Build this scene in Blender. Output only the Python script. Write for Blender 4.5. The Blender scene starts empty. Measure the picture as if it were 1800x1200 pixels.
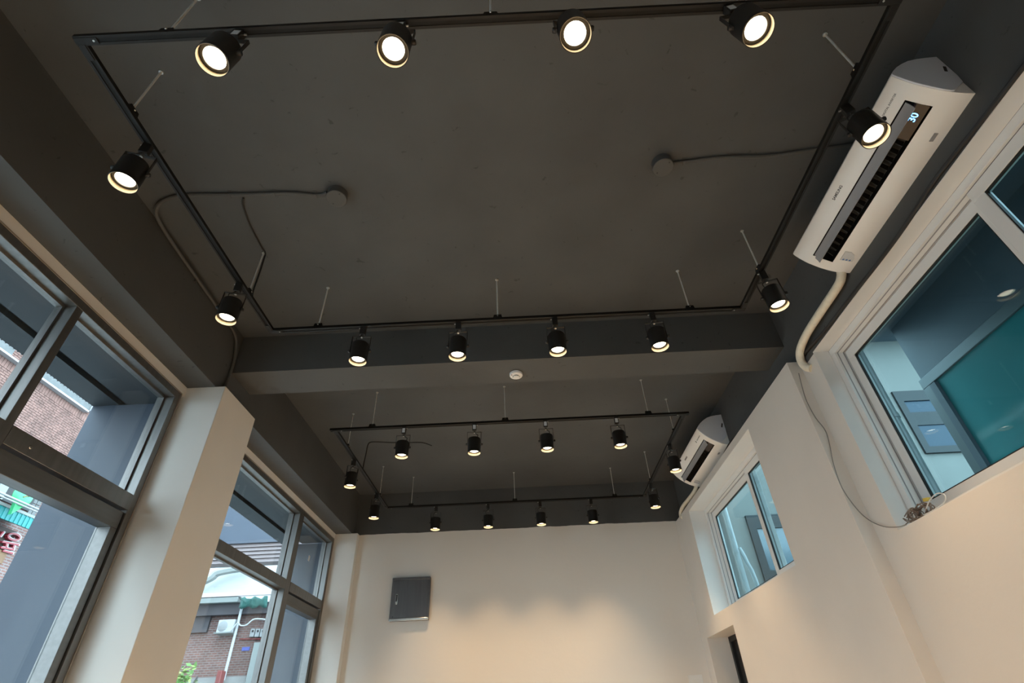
import bpy, math, random
from mathutils import Vector, Matrix, Quaternion

random.seed(7)
SC = bpy.context.scene
COL = SC.collection
ZC = 1.35            # camera height above the shop floor; all z below are measured from the camera

# ------------------------------------------------------------------ camera
CAM_R = (Vector((0.99890, 0.03194, -0.03548)), Vector((0.04760, -0.60140, 0.79753)), Vector((-0.00403, 0.79830, 0.60225)))
FPX = 900.53
cam_d = bpy.data.cameras.new('camera')
cam_d.sensor_width = 36.0
cam_d.lens = FPX / 1800.0 * 36.0
cam_d.clip_start = 0.02
cam_d.clip_end = 300
cam = bpy.data.objects.new('camera', cam_d)
COL.objects.link(cam)
r_, u_, f_ = [v.normalized() for v in CAM_R]
cam.matrix_world = Matrix(((r_.x, u_.x, -f_.x, 0), (r_.y, u_.y, -f_.y, 0), (r_.z, u_.z, -f_.z, ZC), (0, 0, 0, 1)))
SC.camera = cam

# ------------------------------------------------------------------ world, exposure
w = bpy.data.worlds.new('overcast_sky')
SC.world = w
w.use_nodes = True
bg = w.node_tree.nodes['Background']
bg.inputs['Color'].default_value = (0.70, 0.88, 1.0, 1)
bg.inputs['Strength'].default_value = 2.9
SC.view_settings.view_transform = 'Standard'
SC.view_settings.look = 'None'
SC.view_settings.gamma = 1.0
SC.view_settings.use_curve_mapping = False
SC.view_settings.exposure = 1.72
SPOT_W = 23.0
SC.cycles.use_denoising = True
SC.cycles.max_bounces = 10
SC.cycles.diffuse_bounces = 5
SC.cycles.glossy_bounces = 4
SC.cycles.transparent_max_bounces = 12
SC.cycles.sample_clamp_indirect = 6.0
SC.cycles.caustics_reflective = False
SC.cycles.caustics_refractive = False


def ray(px, py):
    a, b = (px - 900) / FPX, -(py - 600) / FPX
    return r_ * a + u_ * b + f_


def on_x(px, py, x):
    d = ray(px, py); return d * (x / d.x)


def on_y(px, py, y):
    d = ray(px, py); return d * (y / d.y)


def on_z(px, py, z):
    d = ray(px, py); return d * (z / d.z)


# ------------------------------------------------------------------ materials
MATS = {}


def mat(name, color=(.8, .8, .8), rough=.5, metal=0.0, spec=.5, noise=0.0, nscale=8.0, bump=0.0, bscale=40.0, emit=None, estr=0.0, stretch=None, coat=0.0):
    m = bpy.data.materials.new(name); m.use_nodes = True
    nt = m.node_tree; N = nt.nodes; L = nt.links
    b = N['Principled BSDF']
    b.inputs['Base Color'].default_value = (*color, 1)
    b.inputs['Roughness'].default_value = rough
    b.inputs['Metallic'].default_value = metal
    b.inputs['Specular IOR Level'].default_value = spec
    if coat:
        b.inputs['Coat Weight'].default_value = coat
    geo = N.new('ShaderNodeNewGeometry')
    vec = geo.outputs['Position']
    if stretch:
        mp = N.new('ShaderNodeMapping'); mp.inputs['Scale'].default_value = stretch
        L.new(vec, mp.inputs['Vector']); vec = mp.outputs['Vector']
    if noise:
        n = N.new('ShaderNodeTexNoise'); n.inputs['Scale'].default_value = nscale; n.inputs['Detail'].default_value = 6
        L.new(vec, n.inputs['Vector'])
        mr = N.new('ShaderNodeMapRange'); mr.inputs['From Min'].default_value = .3; mr.inputs['From Max'].default_value = .7
        mr.inputs['To Min'].default_value = 1 - noise; mr.inputs['To Max'].default_value = 1 + noise
        L.new(n.outputs['Fac'], mr.inputs['Value'])
        mx = N.new('ShaderNodeMix'); mx.data_type = 'RGBA'; mx.blend_type = 'MULTIPLY'; mx.inputs['Factor'].default_value = 1
        mx.inputs['A'].default_value = (*color, 1)
        L.new(mr.outputs['Result'], mx.inputs['B'])
        L.new(mx.outputs['Result'], b.inputs['Base Color'])
    if bump:
        n2 = N.new('ShaderNodeTexNoise'); n2.inputs['Scale'].default_value = bscale; n2.inputs['Detail'].default_value = 5
        L.new(vec, n2.inputs['Vector'])
        bp = N.new('ShaderNodeBump'); bp.inputs['Strength'].default_value = bump; bp.inputs['Distance'].default_value = .01
        L.new(n2.outputs['Fac'], bp.inputs['Height']); L.new(bp.outputs['Normal'], b.inputs['Normal'])
    if emit:
        b.inputs['Emission Color'].default_value = (*emit, 1); b.inputs['Emission Strength'].default_value = estr
    MATS[name] = m
    return m


CREAM = (.76, .72, .67)
DARK = (.086, .087, .086)


def paint_nodes(m, dark_of):
    """hand-rolled concrete paint: broad tone changes plus a few small dark scuffs; dark_of(N,L,pos)->socket or None"""
    nt = m.node_tree; N = nt.nodes; L = nt.links; b = N['Principled BSDF']
    pos = N.new('ShaderNodeNewGeometry').outputs['Position']
    n1 = N.new('ShaderNodeTexNoise'); n1.inputs['Scale'].default_value = 1.4; n1.inputs['Detail'].default_value = 5
    L.new(pos, n1.inputs['Vector'])
    n2 = N.new('ShaderNodeTexNoise'); n2.inputs['Scale'].default_value = 21; n2.inputs['Detail'].default_value = 3; n2.inputs['Distortion'].default_value = .8
    L.new(pos, n2.inputs['Vector'])
    r1 = N.new('ShaderNodeValToRGB')
    e = r1.color_ramp.elements
    e[0].position = .3; e[0].color = (.85, .85, .85, 1); e[1].position = .7; e[1].color = (1.12, 1.12, 1.12, 1)
    L.new(n1.outputs['Fac'], r1.inputs['Fac'])
    r2 = N.new('ShaderNodeValToRGB')
    e = r2.color_ramp.elements
    e[0].position = .685; e[0].color = (1, 1, 1, 1); e[1].position = .74; e[1].color = (.62, .62, .62, 1)
    L.new(n2.outputs['Fac'], r2.inputs['Fac'])
    mul = N.new('ShaderNodeMix'); mul.data_type = 'RGBA'; mul.blend_type = 'MULTIPLY'; mul.inputs['Factor'].default_value = 1
    L.new(r1.outputs['Color'], mul.inputs['A']); L.new(r2.outputs['Color'], mul.inputs['B'])
    dk = N.new('ShaderNodeMix'); dk.data_type = 'RGBA'; dk.blend_type = 'MULTIPLY'; dk.inputs['Factor'].default_value = 1
    dk.inputs['A'].default_value = (*DARK, 1)
    L.new(mul.outputs['Result'], dk.inputs['B'])
    out = dk.outputs['Result']
    s = dark_of(N, L, pos)
    if s is not None:
        mx = N.new('ShaderNodeMix'); mx.data_type = 'RGBA'
        mx.inputs['A'].default_value = (*CREAM, 1)
        L.new(s, mx.inputs['Factor']); L.new(out, mx.inputs['B'])
        out = mx.outputs['Result']
    L.new(out, b.inputs['Base Color'])
    b.inputs['Roughness'].default_value = .62
    b.inputs['Specular IOR Level'].default_value = .35
    n3 = N.new('ShaderNodeTexNoise'); n3.inputs['Scale'].default_value = 22; n3.inputs['Detail'].default_value = 6
    L.new(pos, n3.inputs['Vector'])
    bp = N.new('ShaderNodeBump'); bp.inputs['Strength'].default_value = .12; bp.inputs['Distance'].default_value = .01
    L.new(n3.outputs['Fac'], bp.inputs['Height']); L.new(bp.outputs['Normal'], b.inputs['Normal'])


def make_paint(name, zthr=None, amp=.02, nsc=3.0):
    m = bpy.data.materials.new(name); m.use_nodes = True

    def f(N, L, pos):
        if zthr is None:
            return None
        sx = N.new('ShaderNodeSeparateXYZ'); L.new(pos, sx.inputs[0])
        n = N.new('ShaderNodeTexNoise'); n.inputs['Scale'].default_value = nsc; n.inputs['Detail'].default_value = 3
        L.new(pos, n.inputs['Vector'])
        a = N.new('ShaderNodeMath'); a.operation = 'MULTIPLY_ADD'; a.inputs[1].default_value = amp * 2; a.inputs[2].default_value = zthr + ZC - amp
        L.new(n.outputs['Fac'], a.inputs[0])
        g = N.new('ShaderNodeMath'); g.operation = 'GREATER_THAN'
        L.new(sx.outputs['Z'], g.inputs[0]); L.new(a.outputs[0], g.inputs[1])
        return g.outputs[0]
    paint_nodes(m, f)
    MATS[name] = m
    return m


def glass(name, tint, ior=1.4, rough=0.0):
    m = bpy.data.materials.new(name); m.use_nodes = True
    nt = m.node_tree; N = nt.nodes; L = nt.links
    N.remove(N['Principled BSDF'])
    t = N.new('ShaderNodeBsdfTransparent'); t.inputs['Color'].default_value = (*tint, 1)
    g = N.new('ShaderNodeBsdfGlossy'); g.inputs['Roughness'].default_value = rough
    fr = N.new('ShaderNodeFresnel')
    # thin sheet: both of its faces reflect like an outer face (no total internal reflection)
    ge = N.new('ShaderNodeNewGeometry'); io = N.new('ShaderNodeMapRange')
    io.inputs['To Min'].default_value = ior; io.inputs['To Max'].default_value = 1 / ior
    L.new(ge.outputs['Backfacing'], io.inputs['Value']); L.new(io.outputs['Result'], fr.inputs['IOR'])
    mx = N.new('ShaderNodeMixShader')
    L.new(fr.outputs[0], mx.inputs[0]); L.new(t.outputs[0], mx.inputs[1]); L.new(g.outputs[0], mx.inputs[2])
    L.new(mx.outputs[0], N['Material Output'].inputs['Surface'])
    MATS[name] = m
    return m


make_paint('dark_paint')
make_paint('back_paint', 1.985, .012, 4)
make_paint('near_right_paint', 1.905, .02, 2.5)
mat('cream_paint', CREAM, .6, noise=.03, nscale=2, bump=.05, bscale=18, spec=.3)
mat('white_paint', (.80, .79, .77), .55, noise=.02, nscale=3, spec=.3)
mat('floor_tile', (.72, .65, .55), .35, noise=.06, nscale=5)
mat('stainless', (.245, .232, .22), .46, metal=1.0, noise=.10, nscale=30, stretch=(1, 1, .05))
mat('stainless_door', (.225, .215, .205), .46, metal=1.0, noise=.08, nscale=40, stretch=(1, .05, 1))
mat('panel_steel', (.17, .155, .15), .34, metal=1.0, noise=.08, nscale=40, stretch=(1, 1, .05))
mat('bead', (.30, .26, .22), .6)
glass('clear_glass', (.93, .97, .98))
glass('alley_glass', (.72, .86, .88), 1.3)
mat('pvc_white', (.80, .80, .79), .35)
mat('pvc_groove', (.34, .34, .35), .5)
mat('black_metal', (.012, .011, .010), .42, noise=.1, nscale=60)
mat('track_black', (.008, .0075, .007), .45, spec=.2)
mat('track_groove', (.016, .015, .014), .4, spec=.25)
mat('chrome', (.70, .68, .64), .22, metal=1.0)
mat('rod_zinc', (.74, .73, .70), .38, metal=.35)
mat('zinc', (.62, .61, .58), .35, metal=.9)
mat('can_inner', (.60, .50, .34), .5)
mat('bulb_ring', (.05, .045, .04), .5)
mat('lens_light', (1, .95, .85), .4, emit=(1.0, .86, .64), estr=3.6)
mat('sticker', (.62, .64, .66), .5)
mat('ac_white', (.90, .90, .885), .32, noise=.01, nscale=3)
mat('ac_cap', (.72, .76, .84), .45)
mat('ac_louver', (.34, .35, .37), .35)
mat('ac_black', (.006, .006, .006), .5)
mat('ac_fin', (.024, .023, .02), .45)
mat('ac_display', (.030, .018, .012), .12)
mat('ac_digit', (.05, .2, .8), .4, emit=(.08, .36, 1.0), estr=3.0)
mat('ink', (.06, .06, .065), .5)
mat('label_blue', (.10, .22, .50), .5)
mat('hose', (.86, .80, .66), .7, noise=.06, nscale=25, bump=.4, bscale=60, stretch=(1, 1, 1))
mat('cable_black', (.015, .015, .015), .5)
mat('cable_grey', (.26, .25, .235), .55)
mat('cable_brown', (.17, .135, .115), .55)
mat('yellow_plastic', (.62, .50, .10), .45)
mat('painted_box', (.078, .076, .072), .6)
mat('detector', (.86, .85, .84), .4)
mat('slot_black', (.02, .02, .02), .6)
mat('door_dark', (.012, .012, .013), .45)
mat('slate', (.056, .070, .095), .5, noise=.05, nscale=2.5)
mat('slate_dark', (.030, .034, .040), .6)
mat('slate_soffit', (.042, .049, .056), .6, noise=.04, nscale=3)
mat('brick', (.175, .095, .078), .85, noise=.32, nscale=5.5)
mat('mortar', (.25, .21, .20), .9)
mat('concrete', (.105, .11, .11), .8, noise=.12, nscale=6)
mat('concrete_light', (.20, .205, .20), .8, noise=.08, nscale=2)
mat('asphalt', (.22, .23, .23), .9)
mat('lintel_edge', (.34, .33, .34), .6)
mat('green_sign', (.04, .33, .13), .5)
mat('awning_teal', (.015, .20, .20), .6)
mat('sign_board', (.04, .02, .015), .7, noise=.2, nscale=3)
mat('sign_wood', (.16, .085, .04), .7, noise=.15, nscale=3)
mat('sign_red', (.22, .018, .028), .45)
mat('sign_white', (.33, .33, .34), .5)
mat('house_white', (.38, .40, .41), .7)
mat('roof_pale', (.17, .15, .15), .8, noise=.15, nscale=3)
mat('roof_sheet', (.26, .31, .30), .6)
mat('eave', (.20, .22, .21), .7)
mat('dark_wood', (.055, .05, .055), .7, noise=.2, nscale=2)
mat('tarp_green', (.02, .10, .085), .6)
mat('plate_blue', (.06, .085, .30), .5)
mat('meter_grey', (.24, .25, .25), .5)
mat('red_paint', (.16, .03, .03), .6)
mat('siding', (.19, .155, .155), .7, noise=.05, nscale=2)
mat('leaf', (.075, .19, .035), .6, noise=.3, nscale=6)
mat('leaf_pale', (.19, .27, .06), .6, noise=.2, nscale=6)
mat('alley_wall', (.13, .128, .118), .8, noise=.07, nscale=1.5)
mat('alley_dark', (.085, .105, .125), .6, noise=.1, nscale=2)
mat('teal_pane', (.05, .23, .235), .10, noise=.12, nscale=1.2)
mat('alu', (.13, .145, .15), .45, metal=.3)
mat('frame_dark', (.016, .018, .020), .5, spec=.3)
mat('pane_blue', (.010, .027, .048), .35, spec=.3)
mat('pane_grey', (.09, .12, .14), .12)
mat('pipe_white', (.33, .36, .37), .35)
mat('brick_far', (.36, .21, .18), .9)


def brick_texture(m, bw, bh, ax):
    nt = m.node_tree; N = nt.nodes; L = nt.links; b = N['Principled BSDF']
    pos = N.new('ShaderNodeNewGeometry').outputs['Position']
    s = N.new('ShaderNodeSeparateXYZ'); L.new(pos, s.inputs[0])
    c = N.new('ShaderNodeCombineXYZ'); L.new(s.outputs[ax], c.inputs['X']); L.new(s.outputs['Z'], c.inputs['Y'])
    t = N.new('ShaderNodeTexBrick')
    L.new(c.outputs[0], t.inputs['Vector'])
    t.inputs['Scale'].default_value = 1
    t.inputs['Brick Width'].default_value = bw; t.inputs['Row Height'].default_value = bh
    t.inputs['Mortar Size'].default_value = .012
    t.inputs['Color1'].default_value = (.16, .075, .062, 1); t.inputs['Color2'].default_value = (.115, .058, .05, 1)
    t.inputs['Mortar'].default_value = (.17, .15, .145, 1)
    n = N.new('ShaderNodeTexNoise'); n.inputs['Scale'].default_value = 1.1; n.inputs['Detail'].default_value = 5
    L.new(pos, n.inputs['Vector'])
    r = N.new('ShaderNodeValToRGB'); e = r.color_ramp.elements
    e[0].position = .35; e[0].color = (.72, .70, .70, 1); e[1].position = .68; e[1].color = (1.25, 1.25, 1.25, 1)
    L.new(n.outputs['Fac'], r.inputs['Fac'])
    mx = N.new('ShaderNodeMix'); mx.data_type = 'RGBA'; mx.blend_type = 'MULTIPLY'; mx.inputs['Factor'].default_value = 1
    L.new(t.outputs['Color'], mx.inputs['A']); L.new(r.outputs['Color'], mx.inputs['B'])
    L.new(mx.outputs['Result'], b.inputs['Base Color'])


brick_texture(MATS['brick_far'], .2, .07, 'X')
mat('brick_street', (.36, .21, .18), .9)
brick_texture(MATS['brick_street'], .178, .062, 'Y')


# ------------------------------------------------------------------ mesh building
BASE = {}      # object -> its base point (camera-relative coordinates) for building children


class MB:
    def __init__(self):
        self.v = []; self.f = []

    def box(self, x0, x1, y0, y1, z0, z1):
        i = len(self.v)
        self.v += [(x0, y0, z0), (x1, y0, z0), (x1, y1, z0), (x0, y1, z0), (x0, y0, z1), (x1, y0, z1), (x1, y1, z1), (x0, y1, z1)]
        self.f += [(i, i + 3, i + 2, i + 1), (i + 4, i + 5, i + 6, i + 7), (i, i + 1, i + 5, i + 4), (i + 1, i + 2, i + 6, i + 5), (i + 2, i + 3, i + 7, i + 6), (i + 3, i, i + 4, i + 7)]
        return self

    def obox(self, c, ax, ay, az, hx, hy, hz):
        """oriented box: centre, three unit axes, half sizes"""
        c = Vector(c); i = len(self.v)
        for dz in (-1, 1):
            for dx, dy in ((-1, -1), (1, -1), (1, 1), (-1, 1)):
                self.v.append(tuple(c + ax * hx * dx + ay * hy * dy + az * hz * dz))
        self.f += [(i, i + 3, i + 2, i + 1), (i + 4, i + 5, i + 6, i + 7), (i, i + 1, i + 5, i + 4), (i + 1, i + 2, i + 6, i + 5), (i + 2, i + 3, i + 7, i + 6), (i + 3, i, i + 4, i + 7)]
        return self

    def bar(self, a, b, wdt, h, up=(0, 0, 1)):
        a = Vector(a); b = Vector(b); d = (b - a)
        ax = d.normalized(); ay = Vector(up).cross(ax)
        if ay.length < 1e-4:
            ay = Vector((1, 0, 0)).cross(ax)
        ay.normalize(); az = ax.cross(ay)
        return self.obox((a + b) / 2, ax, ay, az, d.length / 2, wdt / 2, h / 2)

    def prism(self, poly, axis, a, b):
        """extrude polygon [(p,q)] along axis ('x','y','z') from a to b; p,q are the two other axes in x,y,z order"""
        i = len(self.v); n = len(poly)
        for t in (a, b):
            for p, q in poly:
                self.v.append({'x': (t, p, q), 'y': (p, t, q), 'z': (p, q, t)}[axis])
        self.f.append(tuple(range(i, i + n))[::-1]); self.f.append(tuple(range(i + n, i + 2 * n)))
        for k in range(n):
            self.f.append((i + k, i + (k + 1) % n, i + n + (k + 1) % n, i + n + k))
        return self

    def lathe(self, c, prof, seg=24, axis=(0, 0, 1), closed=False):
        """prof [(r,h)] around axis through c"""
        c = Vector(c); ax = Vector(axis).normalized()
        e1 = ax.orthogonal().normalized(); e2 = ax.cross(e1)
        rings = []
        for r, h in prof:
            if r <= 1e-6:
                self.v.append(tuple(c + ax * h)); rings.append([len(self.v) - 1])
            else:
                k0 = len(self.v)
                for s in range(seg):
                    t = 2 * math.pi * s / seg
                    self.v.append(tuple(c + ax * h + e1 * r * math.cos(t) + e2 * r * math.sin(t)))
                rings.append(list(range(k0, k0 + seg)))
        pairs = list(zip(rings, rings[1:]))
        if closed:
            pairs.append((rings[-1], rings[0]))
        for A, B in pairs:
            for s in range(seg):
                s2 = (s + 1) % seg
                if len(A) == 1 and len(B) == 1:
                    continue
                if len(A) == 1:
                    self.f.append((A[0], B[s2], B[s]))
                elif len(B) == 1:
                    self.f.append((A[s], A[s2], B[0]))
                else:
                    self.f.append((A[s], A[s2], B[s2], B[s]))
        return self

    def cyl(self, a, b, r, seg=16):
        a = Vector(a); b = Vector(b); L = (b - a).length
        return self.lathe(a, [(0, 0), (r, 0), (r, L), (0, L)], seg, b - a)

    def tube(self, pts, r, seg=8, sub=4):
        P = [Vector(p) for p in pts]
        if sub > 1 and len(P) > 2:
            Q = []
            for i in range(len(P) - 1):
                p0 = P[max(i - 1, 0)]; p1 = P[i]; p2 = P[i + 1]; p3 = P[min(i + 2, len(P) - 1)]
                for k in range(sub):
                    t = k / sub
                    Q.append(.5 * ((2 * p1) + (p2 - p0) * t + (2 * p0 - 5 * p1 + 4 * p2 - p3) * t * t + (3 * p1 - p0 - 3 * p2 + p3) * t ** 3))
            Q.append(P[-1]); P = Q
        n = None; rings = []
        for i, p in enumerate(P):
            d = (P[min(i + 1, len(P) - 1)] - P[max(i - 1, 0)]).normalized()
            if n is None:
                n = d.orthogonal().normalized()
            n = (n - d * n.dot(d)).normalized(); m = d.cross(n)
            k0 = len(self.v)
            for s in range(seg):
                t = 2 * math.pi * s / seg
                self.v.append(tuple(p + n * r * math.cos(t) + m * r * math.sin(t)))
            rings.append(k0)
        for a, b in zip(rings, rings[1:]):
            for s in range(seg):
                s2 = (s + 1) % seg
                self.f.append((a + s, a + s2, b + s2, b + s))
        self.f.append(tuple(rings[0] + s for s in range(seg))[::-1]); self.f.append(tuple(rings[-1] + s for s in range(seg)))
        return self

    def mesh(self, me, mtx):
        i = len(self.v)
        self.v += [tuple(mtx @ v.co) for v in me.vertices]
        self.f += [tuple(i + k for k in p.vertices) for p in me.polygons]
        return self

    def build(self, name, m, parent=None, base=None, bevel=0.0, smooth=True):
        if parent is not None:
            base = BASE[parent]
        elif base is None:
            xs = [v[0] for v in self.v]; ys = [v[1] for v in self.v]; zs = [v[2] for v in self.v]
            base = ((min(xs) + max(xs)) / 2, (min(ys) + max(ys)) / 2, min(zs))
        bx, by, bz = base
        me = bpy.data.meshes.new(name)
        me.from_pydata([(x - bx, y - by, z - bz) for x, y, z in self.v], [], self.f)
        me.materials.append(MATS[m])
        me.validate()
        if smooth:
            me.polygons.foreach_set('use_smooth', [True] * len(me.polygons))
            me.set_sharp_from_angle(angle=math.radians(35))
        o = bpy.data.objects.new(name, me); COL.objects.link(o)
        if parent is not None:
            o.parent = parent
        else:
            o.location = (bx, by, bz + ZC)
        BASE[o] = base
        if bevel:
            b = o.modifiers.new('bevel', 'BEVEL'); b.width = bevel; b.segments = 2; b.limit_method = 'ANGLE'; b.angle_limit = math.radians(50)
        return o


def tag(o, label, cat, group=None, kind=None):
    if label: o['label'] = label
    if cat: o['category'] = cat
    if group: o['group'] = group
    if kind: o['kind'] = kind
    return o


def thing(name, label, cat, base, group=None, kind=None, rotz=0.0):
    o = bpy.data.objects.new(name, None); COL.objects.link(o)
    o.empty_display_size = .05
    o.location = (base[0], base[1], base[2] + ZC); o.rotation_euler = (0, 0, rotz)
    BASE[o] = tuple(base)
    return tag(o, label, cat, group, kind)


def struct(name, mb, m, label, cat, **k):
    return tag(mb.build(name, m, **k), label, cat, kind='structure')


def copy_tree(o, parent=None):
    c = o.copy(); COL.objects.link(c)
    if parent is not None:
        c.parent = parent
    for ch in list(o.children):
        copy_tree(ch, c)
    return c


def text_mesh(s, size, bold=0.0):
    cu = bpy.data.curves.new('lettering', 'FONT'); cu.body = s; cu.size = size; cu.align_x = 'CENTER'; cu.align_y = 'CENTER'
    cu.extrude = .0006; cu.offset = bold
    o = bpy.data.objects.new('lettering', cu); COL.objects.link(o)
    me = bpy.data.meshes.new_from_object(o.evaluated_get(bpy.context.evaluated_depsgraph_get()))
    bpy.data.objects.remove(o)
    return me


def frame_mtx(pos, right, up):
    r = Vector(right).normalized(); u = Vector(up); u = (u - r * u.dot(r)).normalized(); n = r.cross(u)
    return Matrix(((r.x, u.x, n.x, pos[0]), (r.y, u.y, n.y, pos[1]), (r.z, u.z, n.z, pos[2]), (0, 0, 0, 1)))


def wall_grid(x0, x1, ys, zs, holes):
    """wall slab between x0,x1; ys,zs breakpoints; holes [(ya,yb,za,zb)]; only outer faces are made"""
    mb = MB(); ny, nz = len(ys) - 1, len(zs) - 1

    def solid(i, j):
        if not (0 <= i < ny and 0 <= j < nz):
            return False
        cy, cz = (ys[i] + ys[i + 1]) / 2, (zs[j] + zs[j + 1]) / 2
        return not any(a < cy < b and c < cz < d for a, b, c, d in holes)

    def q(*p):
        i = len(mb.v); mb.v += list(p); mb.f.append((i, i + 1, i + 2, i + 3))
    for i in range(ny):
        for j in range(nz):
            if not solid(i, j):
                continue
            a, b, c, d = ys[i], ys[i + 1], zs[j], zs[j + 1]
            q((x0, a, c), (x0, a, d), (x0, b, d), (x0, b, c)); q((x1, a, c), (x1, b, c), (x1, b, d), (x1, a, d))
            if not solid(i - 1, j): q((x0, a, c), (x1, a, c), (x1, a, d), (x0, a, d))
            if not solid(i + 1, j): q((x0, b, c), (x0, b, d), (x1, b, d), (x1, b, c))
            if not solid(i, j - 1): q((x0, a, c), (x0, b, c), (x1, b, c), (x1, a, c))
            if not solid(i, j + 1): q((x0, a, d), (x1, a, d), (x1, b, d), (x0, b, d))
    return mb


FL = -ZC          # floor level
H = 2.5           # ceiling
Y0, YB = -2.0, 6.48
XG = -2.30        # inner face of the shop front frames
XD = 1.985        # dark upper right wall
XN = 1.975        # beige right wall by the near window
XF = 1.89         # beige right wall by the far window
XO = 2.25         # outer face of right wall
ZS = 1.98         # underside of the left beam

# ------------------------------------------------------------------ room shell
struct('floor', MB().box(-2.45, XO, Y0, YB + .15, FL - .1, FL), 'floor_tile', 'pale tiled shop floor', 'floor')
struct('ceiling', MB().box(-2.6, XO, Y0, YB + .15, H, H + .15), 'dark_paint', 'dark charcoal painted concrete ceiling slab', 'ceiling')
struct('ceiling_beam', MB().box(-2.45, -2.10, Y0, YB + .15, ZS, H), 'dark_paint', 'dark painted concrete beam running above the shop front windows', 'beam')
struct('ceiling_beam', MB().box(-2.10, XD, 3.10, 3.41, 2.17, H), 'dark_paint', 'dark painted concrete cross beam between the two lighting tracks', 'beam')
struct('wall_back', MB().box(-2.45, XO, YB, YB + .15, FL, H), 'back_paint', 'cream back wall with dark painted band along its top', 'wall')
struct('wall_front', MB().box(-2.45, XO, Y0 - .15, Y0, FL, H), 'cream_paint', 'cream wall at the entrance end of the shop', 'wall')
# piers of the shop front
struct('wall_left', MB().box(-2.45, -2.03, 2.985, 3.463, FL, ZS), 'cream_paint', 'white and beige pier between the two shop front windows', 'pier', bevel=.003)
struct('wall_left', MB().box(-2.45, -2.03, 6.375, YB, FL, ZS), 'cream_paint', 'narrow pale pier between far shop window and back wall', 'pier', bevel=.003)
struct('wall_left', MB().box(-2.45, -2.03, Y0, -1.85, FL, ZS), 'cream_paint', 'pale pier of the shop front at the entrance end', 'pier', bevel=.003)
struct('trim_1', MB().box(-2.42, XG, -1.85, 2.985, 1.916, ZS), 'cream_paint', 'cream plaster strip above the near shop window frame', 'trim')
struct('trim_2', MB().box(-2.42, XG, 3.463, 6.375, 1.916, ZS), 'cream_paint', 'cream plaster strip above the far shop window frame', 'trim')
# right wall
NW = (0.1, 2.82, .76, 1.92)       # near right window opening y0,y1,z0,z1
FW = (3.86, 5.87, .84, 1.90)
DR = (5.40, 6.28, FL, .69)
struct('wall_right', wall_grid(XN, XO, [Y0, NW[0], NW[1], 3.0], [FL, NW[2], NW[3], 1.955], [NW]), 'near_right_paint', 'beige right wall around the near sliding window', 'wall')
struct('wall_right', wall_grid(XF, XO, [3.0, FW[0], DR[0], FW[1], DR[1], YB], [FL, DR[3], FW[2], FW[3], 1.965], [FW, DR]), 'cream_paint', 'beige thicker right wall around far sliding window and doorway', 'wall')
struct('wall_right', MB().box(XD, XO, Y0, 3.0, 1.955, H).box(XD, XO, 3.0, YB, 1.965, H), 'dark_paint', 'dark painted upper right wall carrying the air conditioners', 'wall')


# ------------------------------------------------------------------ shop front windows (left)
def pane(x, y0, y1, z0, z1, name, m, parent, t=.008):
    return MB().box(x - t / 2, x + t / 2, y0, y1, z0, z1).build(name, m, parent)


XB = -2.42        # back of frame
XGL = -2.388      # glass plane


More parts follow.
